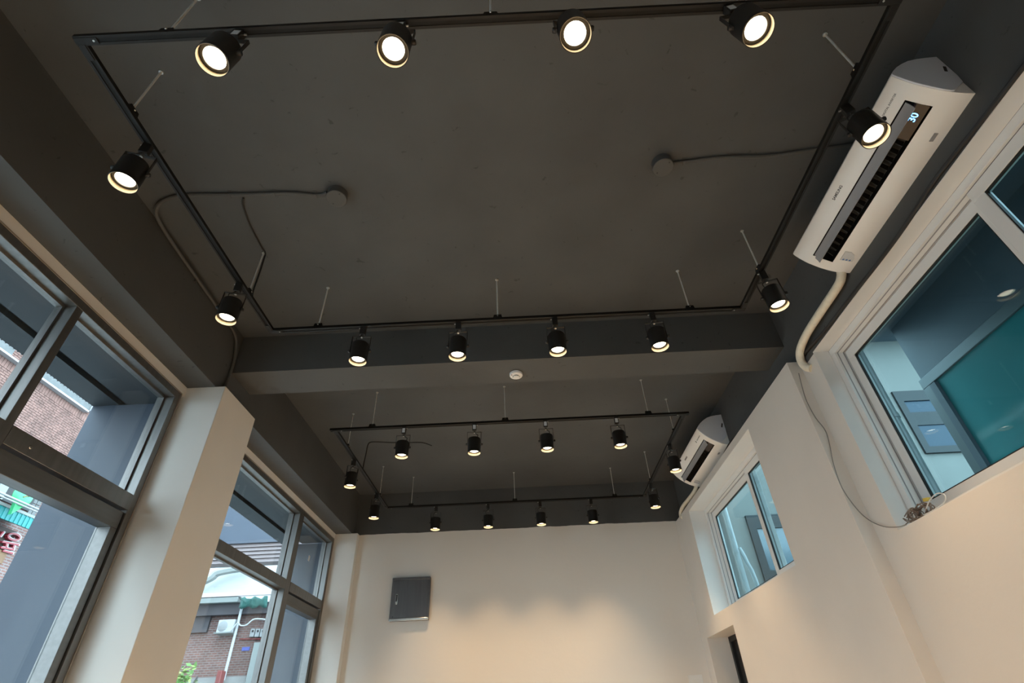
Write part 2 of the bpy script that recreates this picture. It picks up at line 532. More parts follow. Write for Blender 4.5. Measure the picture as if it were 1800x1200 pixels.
def shopfront(name, y0, y1, ym, trans_z, label, door_label, doorname, fixed_lower):
    """stainless frame y0..y1, head at 1.916; mullion ym=(a,b); door bay b..y1 below the transom"""
    root = thing(name, label, 'window', (XG, (y0 + y1) / 2, FL), kind='structure')
    zt0, zt1 = trans_z
    T = .05
    hd = 1.865
    MB().box(XB, XG, y0, y1, hd, 1.916).build('head', 'stainless', root, bevel=.002)
    MB().box(XB, XG, y1 - T, y1, FL, hd).build('jamb', 'stainless', root, bevel=.002)
    MB().box(XB, XG, y0, y0 + T, FL, hd).build('jamb', 'stainless', root, bevel=.002)
    MB().box(XB, XG, ym[0], ym[1], FL, hd).build('mullion', 'stainless', root, bevel=.002)
    MB().box(XB, XG + .002, ym[1], y1 - T, zt0, zt1).build('transom', 'stainless', root, bevel=.002)
    MB().box(XB, XG + .002, y0 + T, ym[0], zt0 + (.0 if not fixed_lower else .035), zt1).build('transom', 'stainless', root, bevel=.002)
    zt0b = zt0 + (.0 if not fixed_lower else .035)
    # upper lights and the fixed light, each with slim glazing beads standing off the glass
    for (a, b, c, d) in ((y0 + T, ym[0], zt1, hd), (ym[1], y1 - T, zt1, hd), (y0 + T, ym[0], FL + .08, zt0b)):
        p = pane(XGL, a, b, c, d, 'pane', 'clear_glass', root)
        bd = MB(); e = .014
        bd.box(XGL + .006, XGL + .026, a, b, d - e, d).box(XGL + .006, XGL + .026, a, b, c, c + e)
        bd.box(XGL + .006, XGL + .026, a, a + e, c + e, d - e).box(XGL + .006, XGL + .026, b - e, b, c + e, d - e)
        bd.build('glazing_bead', 'stainless', p)
    MB().box(XB, XG, y0 + T, ym[0], FL, FL + .08).build('sill', 'stainless', root)
    # cream sealant line around the frame
    s = MB().box(XG, XG + .004, y0, y1, 1.911, 1.918).box(XG, XG + .004, y1 - .006, y1 + .001, FL, 1.916)
    s.build('sealant', 'bead', root)
    # the glass door below the transom
    da, db = ym[1] + .006, y1 - T - .006
    dz = zt0 - .014
    d = thing(doorname, door_label, 'door', (XG, da, FL), kind='structure')
    MB().box(XB + .02, XG - .012, da, db, dz - .095, dz).build('top_rail', 'stainless_door', d, bevel=.002)
    MB().box(XB + .02, XG - .012, da, da + .03, FL + .12, dz - .095).build('stile', 'stainless_door', d, bevel=.002)
    MB().box(XB + .02, XG - .012, db - .05, db, FL + .12, dz - .095).build('stile', 'stainless_door', d, bevel=.002)
    MB().box(XB + .02, XG - .012, da, db, FL + .01, FL + .12).build('bottom_rail', 'stainless_door', d, bevel=.002)
    pane(XGL, da + .03, db - .05, FL + .12, dz - .095, 'pane', 'clear_glass', d)
    hdl = MB().tube([(XG + .0, db - .08, FL + .8), (XG + .05, db - .08, FL + .8), (XG + .05, db - .08, FL + 1.3), (XG, db - .08, FL + 1.3)], .012, 10, 1)
    hdl.build('handle', 'chrome', d)
    return root


w1 = shopfront('window_1', -1.85, 2.957, (1.978, 2.023), (1.095, 1.185), 'stainless framed shop front window beside the thick pier, at the larger bay', 'stainless framed glass door beside the thick pier', 'door_1', False)
w2 = shopfront('window_2', 3.463, 6.345, (5.25, 5.36), (1.14, 1.225), 'stainless framed shop front window nearest the back wall', 'stainless framed glass door next to the back wall', 'door_2', False)
lk = MB().lathe((XG + .003, 2.15, 1.135), [(0, .006), (.007, .006), (.009, .004), (.009, 0)], 16, (1, 0, 0))
lk.build('lock', 'chrome', w1)
pp = on_x(543, 981, XGL + .006)
tag(MB().obox(pp, Vector((0, 1, 0)), Vector((0, .15, 1)).normalized(), Vector((1, 0, 0)), .022, .030, .001).build('paper_tag', 'sticker'), 'small white paper tag stuck on far shop window glass', 'tag')

# ------------------------------------------------------------------ right windows
def slider(name, op, xj, label, glassm, ysplit, xw):
    """white sliding window in opening op=(y0,y1,z0,z1); frame front at xj; inner sash y0..ysplit[1], outer sash ysplit[0]..y1"""
    y0, y1, z0, z1 = op
    root = thing(name, label, 'window', (xj, (y0 + y1) / 2, z0), kind='structure')
    # plastered reveal lining
    rv = .003
    MB().box(xw + .001, xj, y0, y1, z1 - rv, z1).build('head_reveal', 'white_paint', root)
    MB().box(xw + .001, xj, y1 - rv, y1, z0, z1 - rv).build('jamb_reveal', 'white_paint', root)
    MB().box(xw + .001, xj, y0, y0 + rv, z0, z1 - rv).build('jamb_reveal', 'white_paint', root)
    MB().box(xw + .001, xj, y0 + rv, y1 - rv, z0, z0 + rv).build('sill_reveal', 'white_paint', root)
    t = .045
    fx0, fx1 = xj, xj + .12
    MB().box(fx0, fx1, y0 + rv, y1 - rv, z1 - rv - t, z1 - rv).build('frame_head', 'pvc_white', root, bevel=.002)
    MB().box(fx0, fx1, y0 + rv, y1 - rv, z0 + rv, z0 + rv + t).build('frame_sill', 'pvc_white', root, bevel=.002)
    for a, b in ((y0 + rv, y0 + rv + t), (y1 - rv - t, y1 - rv)):
        MB().box(fx0, fx1, a, b, z0 + rv + t, z1 - rv - t).build('frame_jamb', 'pvc_white', root, bevel=.002)
    # sliding tracks: thin raised ribs inside the frame
    g = MB()
    for xx in (fx0 + .016, fx0 + .054):
        g.box(xx, xx + .007, y0 + rv + t, y1 - rv - t, z1 - rv - t - .001, z1 - rv - t + .0005).box(xx, xx + .007, y1 - rv - t - .001, y1 - rv - t + .0005, z0 + rv + t, z1 - rv - t - .001)
    g.build('track_groove', 'pvc_groove', root)
    MB().box(fx1 + .001, XO + .002, y1 - .004, y1, z0, z1).build('outer_reveal', 'alley_wall', root)
    MB().box(fx1 + .001, XO + .002, y0 + rv, y1 - .0045, z1 - .004, z1).build('outer_reveal', 'alley_wall', root)
    zi0, zi1 = z0 + t + .008, z1 - t - .008
    s = .062

    def sash(a, b, x0, x1):
        r = MB().box(x0, x1, a, b, zi1 - s, zi1).box(x0, x1, a, b, zi0, zi0 + s).box(x0, x1, a, a + s + .02, zi0 + s, zi1 - s).box(x0, x1, b - s, b, zi0 + s, zi1 - s)
        o = r.build('sash', 'pvc_white', root, bevel=.002)
        xm = (x0 + x1) / 2
        gk = MB(); e = .006
        ga, gb, gc, gd = a + s + .02, b - s, zi0 + s, zi1 - s
        for xx in (x0 + .004,):
            gk.box(xx, xm, ga, gb, gd - e, gd).box(xx, xm, ga, gb, gc, gc + e).box(xx, xm, ga, ga + e, gc, gd).box(xx, xm, gb - e, gb, gc, gd)
        gk.build('gasket', 'slot_black', o)
        pane(xm, ga, gb, gc, gd, 'pane', glassm, o, .006)
        return o
    sash(ysplit[0], y1 - t - .012, fx0 + .062, fx0 + .098)
    sash(y0 + t + .012, ysplit[1], fx0 + .014, fx0 + .050)
    return root


slider('window_3', NW, 2.077, 'white framed sliding window with teal view beneath the nearer air conditioner', 'alley_glass', (1.50, 1.53), XN)
slider('window_4', FW, 2.062, 'white framed sliding window above the dark doorway', 'alley_glass', (4.54, 4.60), XF)
# doorway with dark door
d3 = thing('door_3', 'dark door set back in the doorway near the back wall', 'door', (2.10, 5.84, FL), kind='structure')
MB().box(2.11, 2.20, DR[0], DR[0] + .05, FL, DR[3]).box(2.11, 2.20, DR[1] - .05, DR[1], FL, DR[3]).box(2.11, 2.20, DR[0] + .05, DR[1] - .05, DR[3] - .05, DR[3]).build('door_frame', 'frame_dark', d3, bevel=.002)
MB().box(2.14, 2.18, DR[0] + .05, DR[1] - .05, FL + .005, DR[3] - .05).build('leaf', 'door_dark', d3)
MB().cyl((2.14, 5.52, FL + .95), (2.08, 5.52, FL + .95), .012).cyl((2.085, 5.52, FL + .95), (2.085, 5.64, FL + .95), .01).build('handle', 'chrome', d3)

# ------------------------------------------------------------------ electric panel, switch plate
p0 = on_y(689, 1055, YB); zc_ = 1.232
ep = thing('electrical_box', 'square stainless electrical box mounted on the back wall', 'electrical box', (-1.333, YB, 1.01))
MB().box(-1.556, -1.110, YB - .045, YB, 1.008, 1.456).build('box', 'panel_steel', ep, bevel=.003)
MB().box(-1.530, -1.136, YB - .050, YB - .0451, 1.036, 1.428).build('door', 'panel_steel', ep, bevel=.002)
MB().box(-1.556, -1.110, YB - .056, YB - .0451, 1.430, 1.458).build('top_flange', 'panel_steel', ep, bevel=.003)
MB().box(-1.556, -1.110, YB - .060, YB - .0451, 1.006, 1.032).build('bottom_flange', 'chrome', ep, bevel=.004)
hl = MB().box(-1.500, -1.476, YB - .056, YB - .0502, 1.175, 1.285).build('handle', 'chrome', ep, bevel=.003)
MB().box(-1.495, -1.481, YB - .0575, YB - .0562, 1.205, 1.275).build('latch', 'slot_black', hl)
MB().cyl((-1.515, YB - .0515, 1.05), (-1.515, YB - .0502, 1.05), .006, 12).build('keyhole', 'slot_black', ep)
sw = thing('switch_plate', 'plain white cover plate low on the back wall beside the doorway', 'plate', (1.733, YB, .20))
MB().box(1.660, 1.806, YB - .010, YB, .19, .381).build('plate', 'pvc_white', sw, bevel=.004)
MB().box(1.700, 1.766, YB - .0135, YB - .0101, .23, .34).build('rocker', 'pvc_white', sw, bevel=.002)

# ------------------------------------------------------------------ lighting tracks
TZ0, TZ1 = 2.125, 2.145


def lighting_track(label, x0, x1, y0, y1, hang, over=0.0, rr=.0048):
    t = thing('lighting_track', label, 'track', ((x0 + x1) / 2, (y0 + y1) / 2, TZ0))
    hw = .0175

    def bar(a, b, ax):
        if ax == 'x':
            b_ = MB().box(a[0], b[0], a[1] - hw, a[1] + hw, TZ0 + .003, TZ1)
            o = b_.build('track_bar', 'track_black', t, bevel=.001)
            g = MB().box(a[0], b[0], a[1] - hw, a[1] - hw + .010, TZ0, TZ0 + .003).box(a[0], b[0], a[1] + hw - .010, a[1] + hw, TZ0, TZ0 + .003)
        else:
            b_ = MB().box(a[0] - hw, a[0] + hw, a[1], b[1], TZ0 + .003, TZ1)
            o = b_.build('track_bar', 'track_black', t, bevel=.001)
            g = MB().box(a[0] - hw, a[0] - hw + .010, a[1], b[1], TZ0, TZ0 + .003).box(a[0] + hw - .010, a[0] + hw, a[1], b[1], TZ0, TZ0 + .003)
        g.build('lip', 'track_groove', o)
    bar((x0 - over - hw, y0), (x1 + over + hw, y0), 'x')
    bar((x0 - hw, y1), (x1 + hw, y1), 'x')
    bar((x0, y0 + hw), (x0, y1 - hw), 'y')
    bar((x1, y0 + hw), (x1, y1 - hw), 'y')
    for cx, sx in ((x0, 1), (x1, -1)):
        for cy, sy in ((y0, 1), (y1, -1)):
            c = MB().box(min(cx - sx * hw, cx + sx * .07), max(cx - sx * hw, cx + sx * .07), cy - .012, cy + .012, TZ0 - .003, TZ0 + .002)
            c.box(cx - .012, cx + .012, min(cy + sy * .012, cy + sy * .07), max(cy + sy * .012, cy + sy * .07), TZ0 - .003, TZ0 + .002)
            o = c.build('corner_connector', 'track_groove', t, bevel=.001)
            MB().lathe((cx + sx * .055, cy, TZ0 - .003), [(0, -.001), (.004, -.001), (.004, .001)], 10).build('screw', 'zinc', o)
    for hx, hy, kind in hang:
        px, py = hx, hy
        along = abs(hy - y0) < .05 or abs(hy - y1) < .05
        cl = MB()
        poly = [(-.030, 0), (.030, 0), (.024, .026), (-.024, .026)]
        if along:
            cl.prism([(px + p, TZ1 + q) for p, q in poly], 'y', py - .014, py + .014)
        else:
            cl.prism([(py + p, TZ1 + q) for p, q in poly], 'x', px - .014, px + .014)
        c = cl.build('hanger_clip', 'track_black', t, bevel=.001)
        n = (0, -1, 0) if along else ((1, 0, 0) if px < 0 else (-1, 0, 0))
        q = Vector((px, py, TZ1 + .014)) + Vector(n) * .014
        MB().lathe(q, [(0, .005), (.004, .005), (.0055, .002), (.0055, 0)], 10, n).build('bolt', 'chrome', c)
        r = MB().cyl((px, py, TZ1 + .0255), (px, py, H - .001), rr, 8).build('hanger_rod', 'rod_zinc', t)
        MB().lathe((px, py, H), [(0, -.006), (.010, -.006), (.012, -.001), (.012, 0)], 12).build('anchor', 'zinc', r)
    return t


X1a, X1b, Y1a, Y1b = -1.584, 1.498, .81, 2.59
X2a, X2b, Y2a, Y2b = -1.598, 1.447, 3.99, 5.975
TRK1 = lighting_track('black rectangular lighting track hung in front of the concrete cross beam', X1a, X1b, Y1a, Y1b,
               [(X1a, 1.10, 0), (X1a, 2.24, 0), (-1.28, Y1b, 0), (-.10, Y1b, 0), (1.16, Y1b, 0), (X1b, 2.25, 0), (X1b, 1.08, 0), (-1.26, Y1a, 0), (-.03, Y1a, 0), (1.18, Y1a, 0)])
TRK2 = lighting_track('black rectangular lighting track hung between the cross beam and the back wall', X2a, X2b, Y2a, Y2b,
               [(-1.275, Y2a, 0), (-.11, Y2a, 0), (1.14, Y2a, 0), (X2a, 4.36, 0), (X2a, 5.62, 0), (-1.31, Y2b, 0), (-.08, Y2b, 0), (1.10, Y2b, 0), (X2b, 4.36, 0), (X2b, 5.55, 0)], over=.025, rr=.0032)

# ------------------------------------------------------------------ track spotlights
sp_d = bpy.data.lights.new('spot_beam', 'SPOT')
sp_d.energy = SPOT_W
sp_d.color = (1.0, .68, .37)
sp_d.spot_size = math.radians(79)
sp_d.spot_blend = 1.0
sp_d.shadow_soft_size = .036


def make_spot():
    r = thing('track_spotlight', 'x', 'spotlight', (0, 0, TZ0))
    z = TZ0
    a = MB().box(-.018, .018, -.014, .014, z - .062, z + .001).build('adapter', 'black_metal', r, bevel=.002)
    MB().box(-.012, .012, -.0148, -.0141, z - .052, z - .012).build('label_sticker', 'sticker', a)
    MB().tube([(.018, 0, z - .008), (.027, 0, z - .008)], .0035, 8, 1).build('lever', 'zinc', a)
    y = MB()
    zt, zp, hw = z - .078, z - .190, .060
    y.box(-hw, hw, -.007, .007, zt, zt + .003).box(-hw, -hw + .003, -.007, .007, zp - .012, zt).box(hw - .003, hw, -.007, .007, zp - .012, zt)
    yk = y.build('yoke', 'black_metal', r, bevel=.001)
    MB().lathe((0, 0, zt), [(0, -.006), (.007, -.006), (.007, 0), (.005, .018)], 12).build('swivel_nut', 'chrome', yk)
    for s in (-1, 1):
        MB().lathe((s * hw, 0, zp), [(0, .012), (.008, .012), (.010, .008), (.010, 0)], 12, (s, 0, 0)).build('knob', 'black_metal', r)
    zc0, zc1, R = z - .270, z - .135, .0555
    b = MB()
    b.lathe((0, 0, 0), [(0, zc1), (R - .012, zc1), (R - .004, zc1 - .004), (R - .001, zc1 - .012), (R - .001, zc0 + .022), (R, zc0 + .020), (R, zc0), (R - .0025, zc0), (R - .0025, zc0 + .012)], 32)
    body = b.build('body', 'black_metal', r)
    MB().lathe((0, 0, 0), [(R - .0026, zc0 + .0005), (R - .0036, zc0 + .0005), (R - .0036, zc0 + .024), (R - .0026, zc0 + .024)], 32, closed=True).build('inner_rim', 'can_inner', body)
    bl = MB().lathe((0, 0, 0), [(R - .0037, zc0 + .026), (.0380, zc0 + .021), (.0380, zc0 + .040), (R - .0037, zc0 + .040)], 32, closed=True).build('bulb_ring', 'bulb_ring', body)
    MB().lathe((0, 0, 0), [(.0378, zc0 + .026), (.032, zc0 + .021), (.020, zc0 + .0185), (0, zc0 + .0175)], 32).build('lamp_lens', 'lens_light', body)
    MB().tube([(.004, .004, z - .062), (.014, .012, z - .085), (.030, .012, z - .095), (.026, .006, z - .118), (.010, .0, z - .136)], .0028, 8, 5).build('cable', 'cable_black', r)
    o = bpy.data.objects.new('spot_beam', sp_d); COL.objects.link(o); o.parent = r
    o.location = (0, 0, -.262)
    return r


spot = make_spot()
first = [True]


def place_spot(x, y, rot, label, group, tilt=(0, 0)):
    if first[0]:
        o = spot; first[0] = False
    else:
        o = copy_tree(spot)
    o.location = (x, y, TZ0 + ZC - (.004 if any(tilt) else 0)); o.rotation_mode = 'QUATERNION'
    o.rotation_quaternion = Quaternion((1, 0, 0), tilt[0]) @ Quaternion((0, 1, 0), tilt[1]) @ Quaternion((0, 0, 1), rot)
    o['label'] = label; o['group'] = group
    return o


ORD = ['first', 'second', 'third', 'fourth']
PI = math.pi
# (x list, y, rotation, wording)
for i, x in enumerate((-.975, -.366, .257, .86)):
    place_spot(x, Y1a, (.10, 0, 0, -.15)[i], 'black track spotlight, %s from the shop front, on bar away from the cross beam' % ORD[i], 'spotlights on the track before the cross beam', ((-.09, -.09, -.17, -.12)[i], (.03, 0, 0, -.06)[i]))
for i, x in enumerate((-.979, -.357, .270, .905)):
    place_spot(x, Y1b, PI + (.08, 0, 0, -.1)[i], 'black track spotlight, %s from the shop front, on bar along the cross beam' % ORD[i], 'spotlights on the track before the cross beam')
for (x, y, rt), wd in (((X1a, 1.245, .35), 'shop front side bar of track before cross beam, away from the beam'), ((X1a, 2.135, .25), 'shop front side bar of track before cross beam, close to the beam'),
                       ((X1b, 1.225, -.5), 'air conditioner side bar of track before cross beam, away from the beam'), ((X1b, 2.245, -.3), 'air conditioner side bar of track before cross beam, close to the beam')):
    place_spot(x, y, rt + PI, 'black spotlight on ' + wd, 'spotlights on the track before the cross beam', (0, 0) if x < 0 else ((-.10, 0) if y < 2 else (0, -.05)))
for i, x in enumerate((-.992, -.380, .237, .853)):
    place_spot(x, Y2a, (0, .1, 0, -.05)[i], 'black track spotlight, %s from the shop front, on bar just behind the cross beam' % ORD[i], 'spotlights on the track by the back wall')
for i, x in enumerate((-1.010, -.398, .214, .812)):
    place_spot(x, Y2b, PI, 'black track spotlight, %s from the shop front, on bar along the back wall' % ORD[i], 'spotlights on the track by the back wall')
for (x, y, rt), wd in (((X2a, 4.59, .9), 'shop front side bar of track behind cross beam, close to the beam'), ((X2a, 5.49, .9), 'shop front side bar near the back wall'),
                       ((X2b, 4.575, -.8), 'air conditioner side bar of track behind cross beam, close to the beam'), ((X2b, 5.56, -.9), 'air conditioner side bar near the back wall')):
    place_spot(x, y, rt + PI, 'black spotlight on ' + wd, 'spotlights on the track by the back wall')


# ------------------------------------------------------------------ air conditioners
def make_ac():
    """built at the nearer unit's place; wall at XD"""
    dx = XD - 2.0
    ya, yb = 1.145, 2.215
    sa, sb = 1.222, 2.155
    P = lambda L: [(x + dx, z) for x, z in L]
    top = [(2.0, 2.372), (1.95, 2.368), (1.90, 2.360), (1.855, 2.346), (1.815, 2.322), (1.78, 2.295), (1.752, 2.266), (1.735, 2.245), (1.732, 2.235)]
    low = [(1.740, 2.218), (1.757, 2.194), (1.777, 2.170), (1.792, 2.154)]
    slot_full = [(1.815, 2.135), (1.845, 2.112), (1.882, 2.090)]
    bot = [(1.905, 2.079), (1.930, 2.070), (1.96, 2.062), (2.0, 2.057)]
    r = thing('air_conditioner', 'white wall air conditioner above the near sliding window, blue digits lit', 'air conditioner', (XD, (ya + yb) / 2, 2.057), 'wall air conditioners')
    full = P(top + low + slot_full + bot)[::-1]
    notch = P(top + low + [(1.82, 2.178), (1.86, 2.195), (1.91, 2.150)] + [(1.882, 2.090)] + bot)[::-1]
    b = MB().prism(notch, 'y', sa, sb)
    b.prism(full, 'y', ya + .008, sa).prism(full, 'y', sb, yb)
    body = b.build('body', 'ac_white', r)
    # end cap: the flat side panel at the near end with its hand slot
    cap = MB().prism(P(top + low + slot_full + [(1.905, 2.079), (1.924, 2.080), (1.992, 2.143), (1.999, 2.20)])[::-1], 'y', ya, ya + .0079).build('side_panel', 'ac_cap', r, bevel=.002)
    MB().obox((1.975 + dx, ya - .001, 2.255), Vector((.35, 0, 1)).normalized(), Vector((0, 1, 0)), Vector((1, 0, -.35)).normalized(), .022, .0009, .006).build('grip_slot', 'slot_black', cap)
    MB().prism(P(top + low + slot_full + bot)[::-1], 'y', yb, yb + .005).build('end_panel', 'ac_white', r, bevel=.002)
    # dark liner of the air outlet
    ln = P([(1.7925, 2.1545), (1.8205, 2.1775), (1.860, 2.1940), (1.9090, 2.1495), (1.8815, 2.0905)])
    m = MB(); i0 = len(m.v)
    for yy in (sa + .0005, sb - .0005):
        for x, z in ln:
            m.v.append((x + .0003, yy, z - .0008))
    n = len(ln)
    for k in range(n - 1):
        m.f.append((k, k + 1, n + k + 1, n + k))
    m.f.append((0, 1, 2, 3, 4)); m.f.append((9, 8, 7, 6, 5))
    m.build('air_outlet', 'ac_black', r, smooth=False)
    # upright fins in the outlet
    nf = 17
    for k in range(nf):
        yy = sa + .20 + (sb - sa - .24) * k / (nf - 1)
        MB().prism(P([(1.838, 2.165), (1.862, 2.180), (1.898, 2.140), (1.872, 2.104)]), 'y', yy, yy + .005).build('fin', 'ac_fin', r)
    # louver flap hanging from the front lip, slightly arched
    lv = P([(1.806, 2.158), (1.814, 2.140), (1.819, 2.122), (1.821, 2.104), (1.817, 2.103), (1.814, 2.120), (1.808, 2.138), (1.801, 2.154)])
    MB().prism(lv, 'y', sa + .012, sb + .012).build('louver', 'ac_louver', r)
    # display window with digits
    u = Vector((1.792 - 1.882, 0, 2.154 - 2.090)).normalized(); rt = Vector((0, -1, 0)); nn = rt.cross(u)
    c = Vector((1.852 + dx, sa + .085, 2.115))
    dsp = MB().obox(c, rt, u, nn, .082, .030, .002).build('display', 'ac_display', r)
    MB().mesh(text_mesh('30', .042), frame_mtx(c + nn * .0026 + u * .004 + rt * .022, rt, u)).build('digits', 'ac_digit', dsp, smooth=False)
    # lettering on the lower front
    u2 = Vector((1.740 - 1.777, 0, 2.218 - 2.170)).normalized(); n2 = rt.cross(u2)
    c2 = Vector(((1.740 + 1.777) / 2 + dx, 0, (2.218 + 2.170) / 2)) + n2 * .0012
    MB().mesh(text_mesh('SAMSUNG', .020, .0004), frame_mtx(c2 + Vector((0, 1.742, 0)), rt, u2)).build('lettering', 'ink', r, smooth=False)
    MB().mesh(text_mesh('DIGITAL INVERTER', .0125), frame_mtx(c2 + Vector((0, 1.262, 0)) - u2 * .006, rt, u2)).build('lettering', 'ink', r, smooth=False)
    MB().mesh(text_mesh('D', .024, .0012), frame_mtx(c2 + Vector((0, 1.345, 0)) - u2 * .006, rt, u2)).build('emblem', 'ink', r, smooth=False)
    # badge and rating sticker on the underside
    MB().box(1.945 + dx, 1.962 + dx, 1.335, 1.375, 2.0605, 2.0645).build('badge', 'ac_louver', r)
    st = MB().prism([(1.905 + dx, 2.125), (1.965 + dx, 2.125), (1.965 + dx, 2.10), (1.955 + dx, 2.075), (1.935 + dx, 2.060), (1.905 + dx, 2.060)], 'z', 2.056, 2.0595)
    so = MB()
    so.v = [(x, y, z + (1.93 + dx - x) * .33 + .0112) for x, y, z in st.v]; so.f = st.f
    so = so.build('rating_sticker', 'sticker', r, smooth=False)
    for k in range(3):
        MB().box(1.912 + k * .016 + dx, 1.924 + k * .016 + dx, 2.112, 2.121, 2.0652 - k * .0053 + .0045, 2.0662 - k * .0053 + .0045).build('energy_mark', 'label_blue', so, smooth=False)
    return r


ac = make_ac()
ac2 = copy_tree(ac)
ac2.location.y += 4.487 - 1.145
ac2['label'] = 'white wall air conditioner above the far sliding window, past the cross beam'
for ch in ac2.children:
    for g in list(ch.children):
        if g.name.startswith('digits'):      # the far unit's display is off
            bpy.data.objects.remove(g)


def hose(name, label, pts, r):
    t = MB().tube(pts, r, 12, 6)
    # wrapped-tape ridges: every other ring slightly proud
    o = t.build(name, 'hose')
    return tag(o, label, 'hose')


hose('refrigerant_hose', 'cream taped hose curving down from the nearer air conditioner into the wall',
     [(1.952, 2.226, 2.095), (1.946, 2.245, 2.055), (1.94, 2.30, 2.030), (1.937, 2.53, 2.022), (1.937, 2.74, 2.012), (1.94, 2.87, 1.985), (1.945, 2.925, 1.935), (1.955, 2.925, 1.875), (1.972, 2.90, 1.845)], .026)
hose('refrigerant_hose', 'cream taped hose curving down from the far air conditioner into the wall',
     [(1.948, 5.57, 2.095), (1.940, 5.59, 2.055), (1.925, 5.68, 2.030), (1.918, 5.90, 2.030), (1.91, 6.08, 2.030), (1.90, 6.19, 2.00), (1.895, 6.21, 1.955), (1.898, 6.17, 1.925)], .023)


# ------------------------------------------------------------------ ceiling fittings
def junction(x, y, label):
    j = thing('junction_box', label, 'junction box', (x, y, H - .055))
    MB().lathe((x, y, H), [(0, 0), (.056, 0), (.056, -.040)], 28).build('base', 'painted_box', j)
    c = MB().lathe((x, y, H - .040), [(.058, 0), (.058, -.010), (.055, -.013), (0, -.013)], 28).build('cover', 'painted_box', j)
    for a in (2.3, 5.4):
        MB().lathe((x + .042 * math.cos(a), y + .042 * math.sin(a), H - .053), [(0, -.0012), (.004, -.0012), (.004, 0)], 10).build('screw', 'slot_black', c)
    return j


junction(-.975, 1.815, 'round painted junction box on the ceiling nearer the shop front')
junction(.872, 1.715, 'round painted junction box on the ceiling nearer the air conditioner')
zc = H - .012
cd = thing('ceiling_conduit', 'dark painted conduit from junction box across ceiling to the shop front beam', 'conduit', (-1.5, 1.8, zc))
MB().tube([(-1.03, 1.80, zc), (-1.09, 1.815, zc), (-1.25, 1.79, zc), (-1.50, 1.785, zc), (-1.80, 1.77, zc), (-1.95, 1.79, zc), (-2.05, 1.86, zc - .002), (-2.075, 2.0, zc - .02), (-2.08, 2.4, zc - .035), (-2.08, 2.78, zc - .05), (-2.08, 2.96, zc - .07), (-2.082, 3.03, zc - .16), (-2.082, 3.06, 2.20), (-2.082, 3.06, 1.99)], .011, 10, 5).build('pipe', 'painted_box', cd)
for (x, y) in ((-1.10, 1.813), (-1.58, 1.782), (-1.33, 1.788)):
    MB().box(x - .008, x + .008, y - .022, y + .022, H - .004, H - .0005).box(x - .006, x + .006, y - .014, y + .014, H - .026, H - .0235).build('clip', 'painted_box', cd)
MB().box(-2.099, -2.090, 2.40, 2.42, zc - .055, zc - .015).build('clip', 'painted_box', cd)
cd = thing('ceiling_conduit', 'dark painted conduit from junction box across ceiling to the air conditioner wall', 'conduit', (1.4, 1.7, zc))
MB().tube([(.93, 1.715, zc), (1.0, 1.712, zc), (1.21, 1.695, zc), (1.45, 1.70, zc), (1.70, 1.675, zc), (1.97, 1.65, zc)], .010, 10, 5).build('pipe', 'painted_box', cd)
MB().box(.985, 1.0, 1.692, 1.732, H - .004, H - .0005).box(.988, .998, 1.70, 1.725, H - .025, H - .022).build('clip', 'painted_box', cd)
MB().tube([(-1.52, 1.812, H - .006), (-1.545, 1.86, H - .004), (-1.57, 2.0, H - .004), (-1.575, 2.15, H - .004), (-1.572, 2.235, H - .006), (-1.575, 2.25, H - .05), (-1.566, 2.243, H - .2), (-1.562, 2.238, 2.20), (-1.567, 2.25, 2.150)], .0055, 8, 5).build('feed_cable', 'cable_black', TRK1)
MB().tube([(-.955, 5.13, H - .004), (-1.02, 5.06, H - .004), (-1.09, 5.035, H - .004), (-1.36, 5.01, H - .004), (-1.52, 4.975, H - .005), (-1.585, 4.965, H - .012), (-1.602, 4.95, H - .05), (-1.604, 4.94, 2.36), (-1.600, 4.90, 2.22), (-1.598, 4.89, 2.147)], .0055, 8, 5).build('feed_cable', 'cable_black', TRK2)
sd = thing('smoke_detector', 'round white smoke detector under the concrete cross beam', 'smoke detector', (.003, 3.285, 2.125))
MB().lathe((.003, 3.285, 2.17), [(0, 0), (.046, 0), (.050, -.004), (.050, -.018), (.047, -.024), (.030, -.030), (.028, -.030), (.028, -.026), (0, -.026)], 36).build('housing', 'detector', sd)
MB().lathe((.003, 3.285, 2.17), [(0, -.040), (.022, -.040), (.025, -.037), (.025, -.033), (0, -.033)], 32).build('sensor_cap', 'detector', sd)
MB().lathe((.003, 3.285, 2.17), [(.0265, -.0265), (.0265, -.033), (.0, -.033), (0, -.0265)], 32).build('sensor_slot', 'slot_black', sd)
for k in range(4):
    a = k * PI / 2 + .9
    MB().bar((.003 + .020 * math.cos(a), 3.285 + .020 * math.sin(a), 2.1365), (.003 + .029 * math.cos(a), 3.285 + .029 * math.sin(a), 2.1365), .006, .008).build('rib', 'detector', sd)
MB().lathe((-.030, 3.262, 2.1425), [(0, -.002), (.004, -.002), (.004, .001)], 10).build('indicator', 'red_paint', sd)

